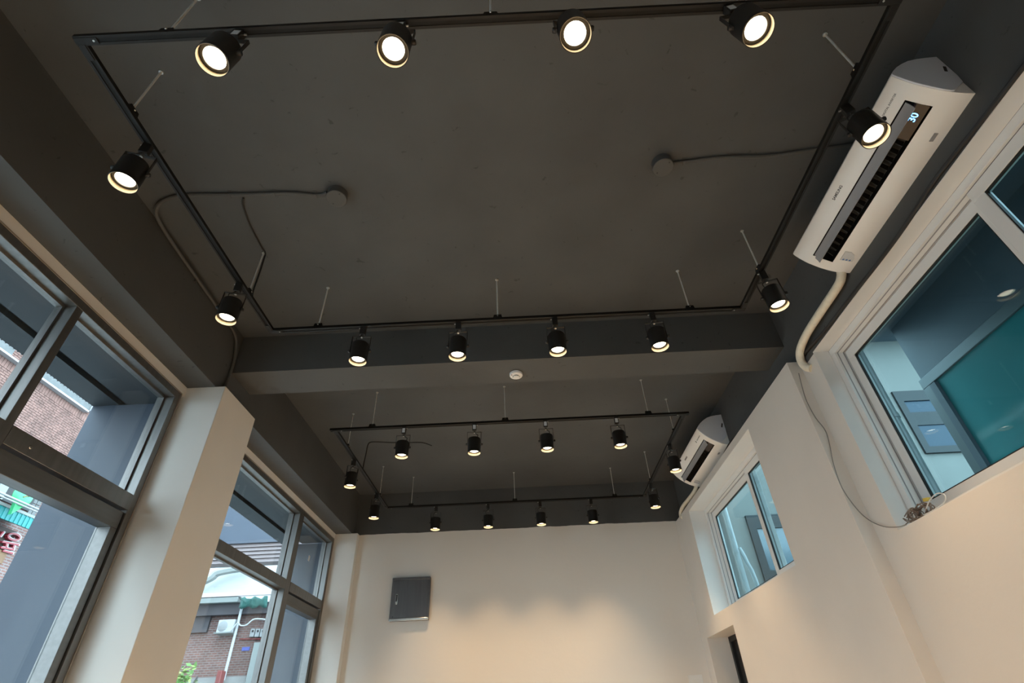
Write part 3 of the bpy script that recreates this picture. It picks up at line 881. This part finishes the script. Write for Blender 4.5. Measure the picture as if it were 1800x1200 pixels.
# ------------------------------------------------------------------ right wall cables
tag(MB().tube([(1.967, .3, 1.925), (1.965, .9, 1.918), (1.966, 1.25, 1.93), (1.964, 1.5, 1.938), (1.966, 1.75, 1.92), (1.966, 2.0, 1.918), (1.966, 2.3, 1.928), (1.966, 2.6, 1.935), (1.966, 2.85, 1.955), (1.966, 2.99, 1.95)], .011, 10, 5).build('wall_cable', 'cable_black'),
    'thick black cable along top edge of the near sliding window opening', 'cable')
tag(MB().tube([(1.95, 3.02, 1.975), (1.935, 3.4, 1.972), (1.925, 3.8, 1.973), (1.905, 4.1, 1.974), (1.90, 4.3, 1.985), (1.91, 4.6, 1.974), (1.95, 5.2, 1.973)], .006, 8, 5).build('wall_cable', 'cable_black'),
    'thin dark cable lying on the wall ledge below the far air conditioner', 'cable')
cb = thing('cable_bundle', 'tangled brown cable bundle tied up on the near window sill', 'cable', (2.0, 2.70, .763))
lead = [on_x(px, py, xx) for px, py, xx in ((1404, 656, 1.972), (1410, 680, 1.972), (1418, 705, 1.972), (1433, 733, 1.972), (1451, 757, 1.972), (1459, 785, 1.972), (1465, 815, 1.972), (1480, 857, 1.972), (1505, 893, 1.970), (1528, 914, 1.966), (1553, 925, 1.962), (1578, 926, 1.962), (1592, 922, 1.972))]
lead = [(lambda d: d * (2.99 / d.y))(p) if p.y > 2.99 else p for p in lead]
MB().tube(lead + [Vector((1.985, 2.76, .772)), Vector((1.99, 2.72, .78))], .0028, 8, 5).build('lead', 'cable_grey', cb)
mb = MB()
for k in range(13):
    cy = 2.70 - .085 * (k % 2) + random.uniform(-.012, .012); cx = 2.0 + random.uniform(-.004, .030)
    pts = []
    ry, rz = random.uniform(.045, .075), random.uniform(.020, .036)
    for q in range(9):
        a = q / 8 * 2 * PI + random.uniform(0, .4)
        pts.append((cx + .012 * math.sin(a * 1.7 + k), cy + ry * math.cos(a) * (1 if math.cos(a) > 0 else .6), .800 + rz * math.sin(a) * .95))
    mb.tube([(x, y, max(z, .7665)) for x, y, z in pts], .0028, 6, 4)
mb.build('coil', 'cable_brown', cb)
MB().tube([(1.985 + .03 * math.cos(a), 2.655 + .006 * math.sin(a * 2), .795 + .027 * math.sin(a)) for a in [q * PI / 4 for q in range(9)]], .003, 6, 4).build('tie', 'cable_brown', cb)
MB().tube([(2.0, 2.60, .79), (2.01, 2.55, .825), (2.015, 2.49, .835), (2.012, 2.45, .81), (2.0, 2.47, .78), (1.99, 2.55, .770), (1.99, 2.61, .772)], .0028, 8, 6).build('loop', 'sticker', cb)
MB().obox((2.03, 2.595, .842), Vector((0, 1, .2)).normalized(), Vector((1, 0, 0)), Vector((0, -.2, 1)).normalized(), .018, .008, .008).build('connector', 'yellow_plastic', cb, bevel=.001)

# ------------------------------------------------------------------ outside, street side (left)
struct('ground', MB().box(-60, 40, -30, 70, FL - .35, FL - .15), 'asphalt', 'grey asphalt ground outside', 'ground')
CX = -3.04
cn = thing('canopy', 'dark slate canopy over the shop front seen through the glass', 'canopy', (-2.75, 2.3, 1.95), kind='structure')
MB().box(-2.79, -2.4205, Y0, 6.599, 1.95, 2.0).build('inner_panel', 'slate_soffit', cn)
MB().box(CX, -2.85, Y0, 6.599, 1.95, 2.0).build('outer_panel', 'slate_soffit', cn)
MB().box(-2.85, -2.79, Y0, 6.599, 1.985, 2.0).build('slot', 'slate_dark', cn)
MB().box(CX, -2.4505, Y0, 6.599, 2.0, 2.45).build('fascia', 'slate', cn)
mb = MB(); yy = Y0
while yy < 6.4:
    mb.box(CX - .003, CX + .003, yy, yy + .008, 1.946, 1.95); yy += .03
tag(mb.build('drip_bead', 'lintel_edge', cn, smooth=False), 'row of tiny pale beads along the canopy edge', None, kind='stuff')
pr = thing('street_pier', 'blue grey clad pier outside between the shop windows', 'pier', (-2.75, 3.25, FL - .15), kind='structure')
MB().box(CX, -2.4505, 3.115, 3.44, FL - .15, 1.95).build('cladding', 'slate', pr, bevel=.004)
struct('street_pier', MB().box(-2.985, -2.4505, 6.60, 7.1, FL - .15, 1.95), 'slate', 'blue grey clad pier outside at the end of far shop window', 'pier', bevel=.004)

# brick building across the street
BX = -13.0
bb = thing('brick_building', 'pale brick building across the street with shop signs', 'building', (BX, 9, FL - .15))
MB().box(BX - 6, BX, -9.0, 14.2, FL - .15, 12.0).build('wall', 'brick_street', bb)  # unseen length and height added to keep sky light off the right wall
mb = MB(); row = .062; bw = .178
zz = 6.3; k = 0
while zz < 9.4:
    yy = 8.65 + (bw / 2 if k % 2 else 0)
    while yy < 13.9:
        j = random.uniform(-.004, .004)
        mb.box(BX - .001, BX + .012 + j, yy, yy + bw - .014, zz, zz + row - .013)
        yy += bw
    zz += row; k += 1
tag(mb.build('brick', 'brick', bb, smooth=False), 'rows of reddish bricks with pale mortar', None, kind='stuff')
la = on_x(80, 655, BX); lb = on_x(147, 722, BX)
lz0, lz1 = 8.05, 8.62
MB().box(BX + .013, BX + .10, 8.6, 10.3, lz0, lz1).build('lintel', 'concrete', bb)
MB().box(BX + .013, BX + .16, 10.95, 13.12, lz0, lz1).build('lintel', 'concrete', bb)
MB().box(BX + .013, BX + .20, 13.12, 13.22, lz0, lz1 + .05).build('lintel_end', 'lintel_edge', bb)
MB().box(BX + .013, BX + .17, 8.6, 13.12, lz0 - .05, lz0).build('lintel_edge', 'lintel_edge', bb)
mb = MB(); yy = 8.65
while yy < 13.5:
    mb.box(BX - .001, BX + .02, yy, yy + .075, lz0 - .27, lz0 - .06); yy += .09
tag(mb.build('soldier_course', 'brick', bb, smooth=False), 'upright bricks under the concrete lintel', None, kind='stuff')


def kx(x, y, X=BX):
    return on_x(x / 6, 810 + y / 6, X)


# storefront bits of the brick building
MB().box(BX + .0005, BX + .05, 12.0, 13.02, 5.0, 5.9).build('shop_window', 'frame_dark', bb)
MB().box(BX + .0505, BX + .07, 11.9, 12.15, 5.0, 5.9).build('window_mullion', 'eave', bb)
mb = MB()
for i in range(7):
    for j in range(2):
        mb.box(BX - .001, BX + .02, 13.04 + j * .13, 13.15 + j * .13, 4.96 + i * .14, 5.08 + i * .14)
tag(mb.build('stone', 'concrete', bb, smooth=False), None, None, kind='stuff')
RX = BX + 1.05
a = kx(0, 362, RX); b = kx(425, 492, RX)
rl = MB().cyl((RX, a.y - .6, (a.z + b.z) / 2), (RX, b.y + .3, (a.z + b.z) / 2), .025, 8).cyl((RX, a.y - .6, (a.z + b.z) / 2 - .06), (RX, b.y + .3, (a.z + b.z) / 2 - .06), .02, 8)
rl.cyl((RX, a.y - .55, (a.z + b.z) / 2 - .06), (RX, a.y - .55, (a.z + b.z) / 2), .018, 8).cyl((RX, b.y + .25, (a.z + b.z) / 2 - .06), (RX, b.y + .25, (a.z + b.z) / 2), .018, 8)
tag(rl.build('street_rail', 'meter_grey'), 'grey double rail above the turquoise awning across the street', 'rail')
GX = BX + .86
gp = kx(240, 370, GX)
gs = thing('balloon_sign', 'bright green round speech bubble sign across the street', 'sign', (GX, gp.y, gp.z - .5))
gm = MB()
gm.lathe((GX, gp.y, gp.z), [(0, -.09), (.16, -.08), (.24, -.05), (.275, 0), (.24, .05), (.16, .08), (0, .09)], 28, (1, 0, 0))
gm.build('bubble', 'green_sign', gs)
MB().prism([(gp.y - .12, gp.z - .22), (gp.y + .10, gp.z - .25), (gp.y - .08, gp.z - .47)], 'x', GX - .04, GX + .04).build('tail', 'green_sign', gs)
MB().tube([(GX + .092, gp.y - .06, gp.z - .05), (GX + .094, gp.y + .02, gp.z + .01), (GX + .09, gp.y + .08, gp.z + .02), (GX + .09, gp.y + .05, gp.z + .10)], .012, 6, 4).build('emblem', 'sign_wood', gs)
MB().cyl((BX + .03, gp.y, gp.z), (GX - .08, gp.y, gp.z), .02, 8).build('bracket', 'frame_dark', gs)
aw0 = kx(355, 612, BX + .6); aw1 = kx(305, 702, BX + .7)
aw = thing('awning', 'turquoise ribbed awning across the street', 'awning', (BX + .3, 11, aw1.z))
zt_, zb_ = aw0.z, aw1.z
yend = (aw0.y + aw1.y) / 2 + .15
mb = MB(); yy = 8.6
while yy < yend:
    mb.box(BX + .58, BX + .62, yy, yy + .10, zb_, zt_); mb.box(BX + .60, BX + .635, yy + .10, yy + .125, zb_, zt_); yy += .125
mb.build('valance', 'awning_teal', aw, smooth=False)
MB().box(BX + .02, BX + .64, 8.6, yend, zt_, zt_ + .06).build('edge_strip', 'eave', aw)
sb0 = kx(0, 620, BX + .3); sb1 = kx(100, 1110, BX + .3)
sg = thing('shop_sign', 'dark brown signboard with red lettering below the turquoise awning', 'sign', (BX + .15, 11, sb1.z))
MB().box(BX + .02, BX + .25, 8.6, yend, sb1.z + .28, zb_ - .02).build('board', 'sign_board', sg)
MB().box(BX + .02, BX + .30, 8.6, yend, sb1.z, sb1.z + .28).build('plank', 'sign_wood', sg)


def stroke(pts, wd, cl=False):
    for m_, ww, xx in (('sign_white', wd + .05, BX + .27), ('sign_red', wd, BX + .30)):
        t = MB()
        for p, q in zip(pts, pts[1:]):
            A = kx(*p, X=xx); B = kx(*q, X=xx)
            t.bar((xx, A.y, A.z), (xx, B.y, B.z), .05 if m_ == 'sign_white' else .04, ww, up=(1, 0, 0))
            # bar's width runs along x, height across the stroke
        t.build('letter_stroke' if m_ == 'sign_red' else 'letter_outline', m_, sg, smooth=False)


ring = [(132 + 62 * math.cos(q * PI / 8), 800 + 34 * math.sin(q * PI / 8) + 22 * math.cos(q * PI / 8) * .35) for q in range(17)]
stroke(ring, .085)
stroke([(-20, 800), (25, 745)], .085)
stroke([(10, 850), (185, 885)], .08)
stroke([(-5, 910), (130, 935)], .08)
stroke([(20, 945), (125, 975)], .07)
stroke([(60, 860), (50, 920)], .07)
stroke([(140, 880), (120, 935)], .07)

# far side street: house with brick wall beyond the second window
HY = 20.0


def c7(x, y, Y=HY):
    return on_y(300 + x / 4.8, 950 + y / 4.8, Y)


e0 = c7(270, 545); e1 = c7(590, 520); e2 = c7(880, 500)
hs = thing('brick_house', 'old red brick house down the street with patched pale roof', 'house', (-10.5, HY, FL - .15))
MB().box(-15.5, -7.0, HY, HY + 5, FL - .15, e1.z - .05).build('wall', 'brick_far', hs)
MB().box(-15.5, -7.0, HY - .12, HY - .002, FL - .15, c7(250, 1160).z).build('plinth', 'concrete_light', hs)
MB().box(-15.5, -10.15, HY - .45, HY + .1, e1.z - .06, e1.z + .12).build('eave', 'eave', hs)
MB().box(-15.5, -7.0, HY - .25, HY - .002, e1.z - .42, e1.z - .07).build('eave_board', 'dark_wood', hs)
MB().prism([(HY - .45, e1.z + .13), (HY + 3.0, e1.z + 1.0), (HY + 3.0, e1.z + .9), (HY - .45, e1.z + .10)], 'x', -15.5, -8.2).build('roof', 'roof_pale', hs)
for (xa, xb, ya_, yb_) in ((-12.0, -11.2, .2, .9), (-11.3, -10.2, .9, 1.6), (-11.6, -10.7, .1, .5)):
    MB().prism([(HY + ya_, e1.z + .24 + ya_ * .25), (HY + yb_, e1.z + .24 + yb_ * .25), (HY + yb_, e1.z + .21 + yb_ * .25), (HY + ya_, e1.z + .21 + ya_ * .25)], 'x', xa, xb).build('roof_sheet', 'roof_sheet', hs)
sh0 = c7(200, 780); sh1 = c7(350, 640)
MB().box(-13.0, sh1.x, HY - .10, HY - .003, sh0.z, e1.z - .42).build('shutter', 'dark_wood', hs)
ou0 = c7(370, 785, HY - .4); ou1 = c7(545, 662, HY - .4)
ou = thing('outdoor_unit', 'white air conditioner outdoor unit on the red brick house', 'outdoor unit', ((ou0.x + ou1.x) / 2, HY - .25, ou0.z))
MB().box(ou0.x + .04, ou1.x, HY - .42, HY - .10, ou0.z + .03, ou1.z).build('casing', 'house_white', ou, bevel=.015)
MB().lathe((ou0.x + .22, HY - .421, (ou0.z + ou1.z) / 2 + .01), [(0, .012), (.15, .012), (.165, .004), (.165, 0)], 24, (0, -1, 0)).build('fan_grille', 'meter_grey', ou)
MB().box(ou0.x - .02, ou1.x + .02, HY - .45, HY - .003, ou0.z, ou0.z + .028).build('shelf', 'eave', ou)
dp0 = c7(612, 590, HY - .1); dp1 = c7(478, 1180, HY - .1)
dxp = (dp0.x + dp1.x) / 2
tag(MB().tube([(dxp, HY - .30, dp0.z + .05), (dxp, HY - .32, dp0.z - .1), (dxp, HY - .31, dp0.z - .2), (dxp, HY - .31, dp1.z)], .045, 10, 4).build('drain_pipe', 'house_white'), 'white drain pipe down the red brick house wall', 'pipe')
m0 = c7(665, 740, HY - .1)
for k in range(4):
    mx_ = c7(690 + 43 * k, 775, HY - .1)
    mt = thing('electric_meter', 'grey electric meter on the red brick house, %s from the drain pipe' % ORD[k], 'meter', (mx_.x, HY, mx_.z - .12), 'row of electric meters')
    MB().box(mx_.x - .075, mx_.x + .075, HY - .13, HY - .003, mx_.z - .13, mx_.z + .12).build('case', 'meter_grey', mt, bevel=.01)
    MB().lathe((mx_.x + .015, HY - .131, mx_.z + .04), [(0, .01), (.035, .01), (.035, 0)], 12, (0, -1, 0)).build('dial', 'frame_dark', mt)
a = c7(590, 818); b = c7(800, 835)
tag(MB().cyl((a.x, HY - .06, a.z - .05), (b.x + .6, HY - .06, (a.z + b.z) / 2 - .05), .022, 8).build('red_pipe', 'red_paint'), 'thin red pipe below the electric meters', 'pipe')
a = c7(600, 930); b = c7(672, 896)
tag(MB().box(a.x, b.x, HY - .03, HY - .003, min(a.z, b.z), max(a.z, b.z)).build('address_plate', 'plate_blue', bevel=.004), 'small blue address plate on the red brick house', 'plate')
a = c7(700, 1150); b = c7(760, 865)
tag(MB().box((a.x + b.x) / 2 - .12, (a.x + b.x) / 2 + .14, HY - .26, HY - .125, FL, b.z).build('duct_cover', 'eave', bevel=.01), 'pale grey duct cover on the red brick house wall', 'duct')
a = c7(490, 1110); b = c7(530, 1180)
tag(MB().box(a.x - .05, a.x + .10, HY - .66, HY - .37, FL, a.z).build('red_box', 'red_paint', bevel=.02), 'small red box standing at the drain pipe foot', 'box')
tag(MB().tube([c7(505, 760, HY - .48), c7(565, 695, HY - .48), c7(590, 715, HY - .48), c7(640, 710, HY - .48), c7(710, 660, HY - .48), c7(840, 670, HY - .48)], .022, 8, 5).build('refrigerant_hose', 'house_white'), 'white hose looping from the outdoor unit across drain pipe', 'hose')
a = c7(590, 500, HY - .5); b = c7(810, 540, HY - .5)
tp = MB(); n0 = 0
for i in range(9):
    for j in range(4):
        x = a.x + (b.x - a.x) * i / 8; z = a.z + .05 - .10 * j + .05 * math.sin(i * 1.9 + j)
        tp.v.append((x, HY - .55 + .05 * math.sin(i * 2.3 + j * 1.1) + .02 * j, z))
for i in range(8):
    for j in range(3):
        q = i * 4 + j; tp.f.append((q, q + 1, q + 5, q + 4))
o = tp.build('tarp', 'tarp_green'); sm = o.modifiers.new('thickness', 'SOLIDIFY'); sm.thickness = .02
tag(o, 'crumpled dark green tarp hanging at the brick house eave', 'tarp')
# white building behind, siding building at the canopy end
wb = thing('white_building', 'tall white building rising behind the red brick house', 'building', (-15, 30, FL - .15))
MB().box(-26, -9.0, 30, 36, FL - .15, 10.5).build('wall', 'house_white', wb)
ar = c7(340, 320, 29.5); br = c7(560, 245, 29.5)
MB().tube([(ar.x - 1.2, 29.4, ar.z - .5), (ar.x, 29.4, ar.z), (br.x - .9, 29.4, br.z - .1), (br.x + .6, 29.4, br.z + .1)], .22, 8, 4).build('curved_eave', 'eave', wb)
MB().box(ar.x - 1.5, ar.x - .1, 29.96, 29.998, ar.z - 2.2, ar.z - .7).build('window', 'pane_grey', wb)
DY = 10.0


def c5(x, y, Y=DY):
    return on_y(380 + x / 5.4545, 860 + y / 5.4545, Y)


st_ = c5(360, 510).z; sbz = on_y(470, 986, DY).z
sn = thing('siding_building', 'building past the canopy with pale horizontal siding under a dark upper part', 'building', (-6, DY, FL - .15))
MB().box(-6.8, -3.3, DY, DY + .6, st_, st_ + 3.2).build('upper_wall', 'slate', sn)
MB().box(-4.15, -3.5, DY + .02, DY + .6, FL - .15, st_ - .001).build('side_wall', 'slate', sn)
npk = 5; hgt = (st_ - sbz) / npk
for k in range(npk):
    MB().prism([(DY + .02, sbz + hgt * k), (DY + .05, sbz + hgt * (k + 1) - .004), (DY + .3, sbz + hgt * (k + 1) - .004), (DY + .3, sbz + hgt * k)], 'x', -6.8, -4.151).build('siding_board', 'siding', sn)
# shrub by the window
sp_ = on_y(335, 1190, 9.0)
sr = thing('street_shrub', 'bright green leafy shrub outside the far shop window', 'shrub', (sp_.x - .25, 9.0, FL - .15))
mb = MB(); mb2 = MB()
cxs, cys, czs = sp_.x - .22, 9.0, sp_.z + .12
for k in range(420):
    d = Vector((random.gauss(0, 1), random.gauss(0, 1), random.gauss(0, 1))).normalized() * random.uniform(.3, 1)
    p = Vector((cxs + d.x * .36, cys + d.y * .36, czs - .28 + d.z * .42))
    ax = Vector((random.gauss(0, 1), random.gauss(0, 1), random.gauss(0, .7))).normalized(); ay = ax.orthogonal().normalized()
    L_ = random.uniform(.035, .065); W_ = L_ * .45
    t = mb if k % 4 else mb2
    i = len(t.v)
    t.v += [tuple(p - ax * L_), tuple(p + ay * W_), tuple(p + ax * L_), tuple(p - ay * W_)]
    t.f.append((i, i + 1, i + 2, i + 3))
tag(mb.build('foliage', 'leaf', sr, smooth=False), None, None, kind='stuff')
tag(mb2.build('foliage', 'leaf_pale', sr, smooth=False), None, None, kind='stuff')
tk = MB()
for k in range(5):
    tk.tube([(cxs + .03 * k - .06, 9.0, FL - .15), (cxs + .05 * k - .1, 9.0 + .04 * (k - 2), czs - .7), (cxs + .12 * (k - 2), 9.0 + .08 * (k - 2), czs - .1)], .016, 6, 3)
tk.build('stem', 'dark_wood', sr)

# ------------------------------------------------------------------ outside, alley side (right)
AY = 7.2
aw_ = thing('wall_alley', 'pale blue grey wall closing the alley beyond the sliding windows', 'wall', (5, AY, FL - .15), kind='structure')
MB().box(XO + .001, 11, AY, AY + .3, FL - .15, 5.05).build('wall', 'alley_wall', aw_)
MB().box(XO + .001, 11, AY - .5, AY + .3, 5.05, 5.4).build('eave', 'alley_dark', aw_)


def alley_window(x0, x1, z0, z1, zm, label, pm='pane_blue'):
    t = thing('alley_window', label, 'window', ((x0 + x1) / 2, AY, z0))
    MB().box(x0, x1, AY - .04, AY - .001, z1 - .18, z1).box(x0, x1, AY - .04, AY - .001, z0, z0 + .10).box(x0, x0 + .10, AY - .04, AY - .001, z0 + .10, z1 - .18).box(x1 - .1, x1, AY - .04, AY - .001, z0 + .10, z1 - .18).build('frame', 'frame_dark', t)
    MB().box(x0 + .1, x1 - .1, AY - .035, AY - .001, zm - .11, zm + .11).build('rail', 'frame_dark', t)
    MB().box(x0 + .1, x1 - .1, AY - .02, AY - .0015, zm + .11, z1 - .18).build('pane', pm, t)
    MB().box(x0 + .1, x1 - .1, AY - .02, AY - .0015, z0 + .1, zm - .11).build('pane', pm, t)
    return t


alley_window(5.95, 7.6, 3.0, 4.05, 3.56, 'dark framed window with blue panes high on the alley wall')
alley_window(3.06, 4.3, .9, 2.22, 1.40, 'dark framed grey window low on the alley wall', 'pane_grey')
nb = thing('neighbour_block', 'dark neighbouring block with big teal glass window across the alley', 'building', (4.2, 1.0, FL - .15))
MB().box(3.22, 7.0, -6, 3.54, FL - .15, 2.62).build('wall', 'alley_dark', nb)
tf = MB().box(3.17, 3.2199, -3.0, 3.52, 1.99, 2.07).box(3.17, 3.2199, 3.44, 3.52, .2, 1.99).box(3.17, 3.2199, -3.0, 3.44, .2, .28).build('window_frame', 'alu', nb, bevel=.004)
MB().box(3.19, 3.2198, -3.0, 3.44, .28, 1.99).build('pane', 'teal_pane', nb)
MB().box(3.16, 3.2195, 3.38, 3.437, .28, 1.98).build('inner_frame', 'alley_dark', nb)
struct('alley_canopy', MB().box(XO + .0005, 3.27, 1.3, 3.62, 2.6, 2.75), 'alley_dark', 'dark overhang above the near sliding window outside', 'canopy')
for yy, ln, cond in ((2.905, 'white downpipe outside the near sliding window', 0), (5.98, 'white downpipe outside the far sliding window', 1)):
    t = MB().cyl((XO + .09, yy, FL - .15), (XO + .09, yy, 2.58 if not cond else 3.6), .028, 14)
    o = thing('downpipe', ln, 'pipe', (XO + .09, yy, FL - .15))
    t.build('pipe', 'pipe_white', o)
    for z in (.4, 1.45):
        MB().lathe((XO + .09, yy, z), [(.0285, 0), (.033, 0), (.033, .03), (.0285, .03)], 14, closed=True).build('bracket', 'pipe_white', o)
    if cond:
        MB().tube([(XO + .125, yy - .01, 1.50), (XO + .16, yy - .02, 1.35), (XO + .20, yy - .03, .9), (XO + .21, yy - .03, FL - .15)], .022, 10, 4).build('branch_pipe', 'pipe_white', o)
bpy.context.view_layer.update()
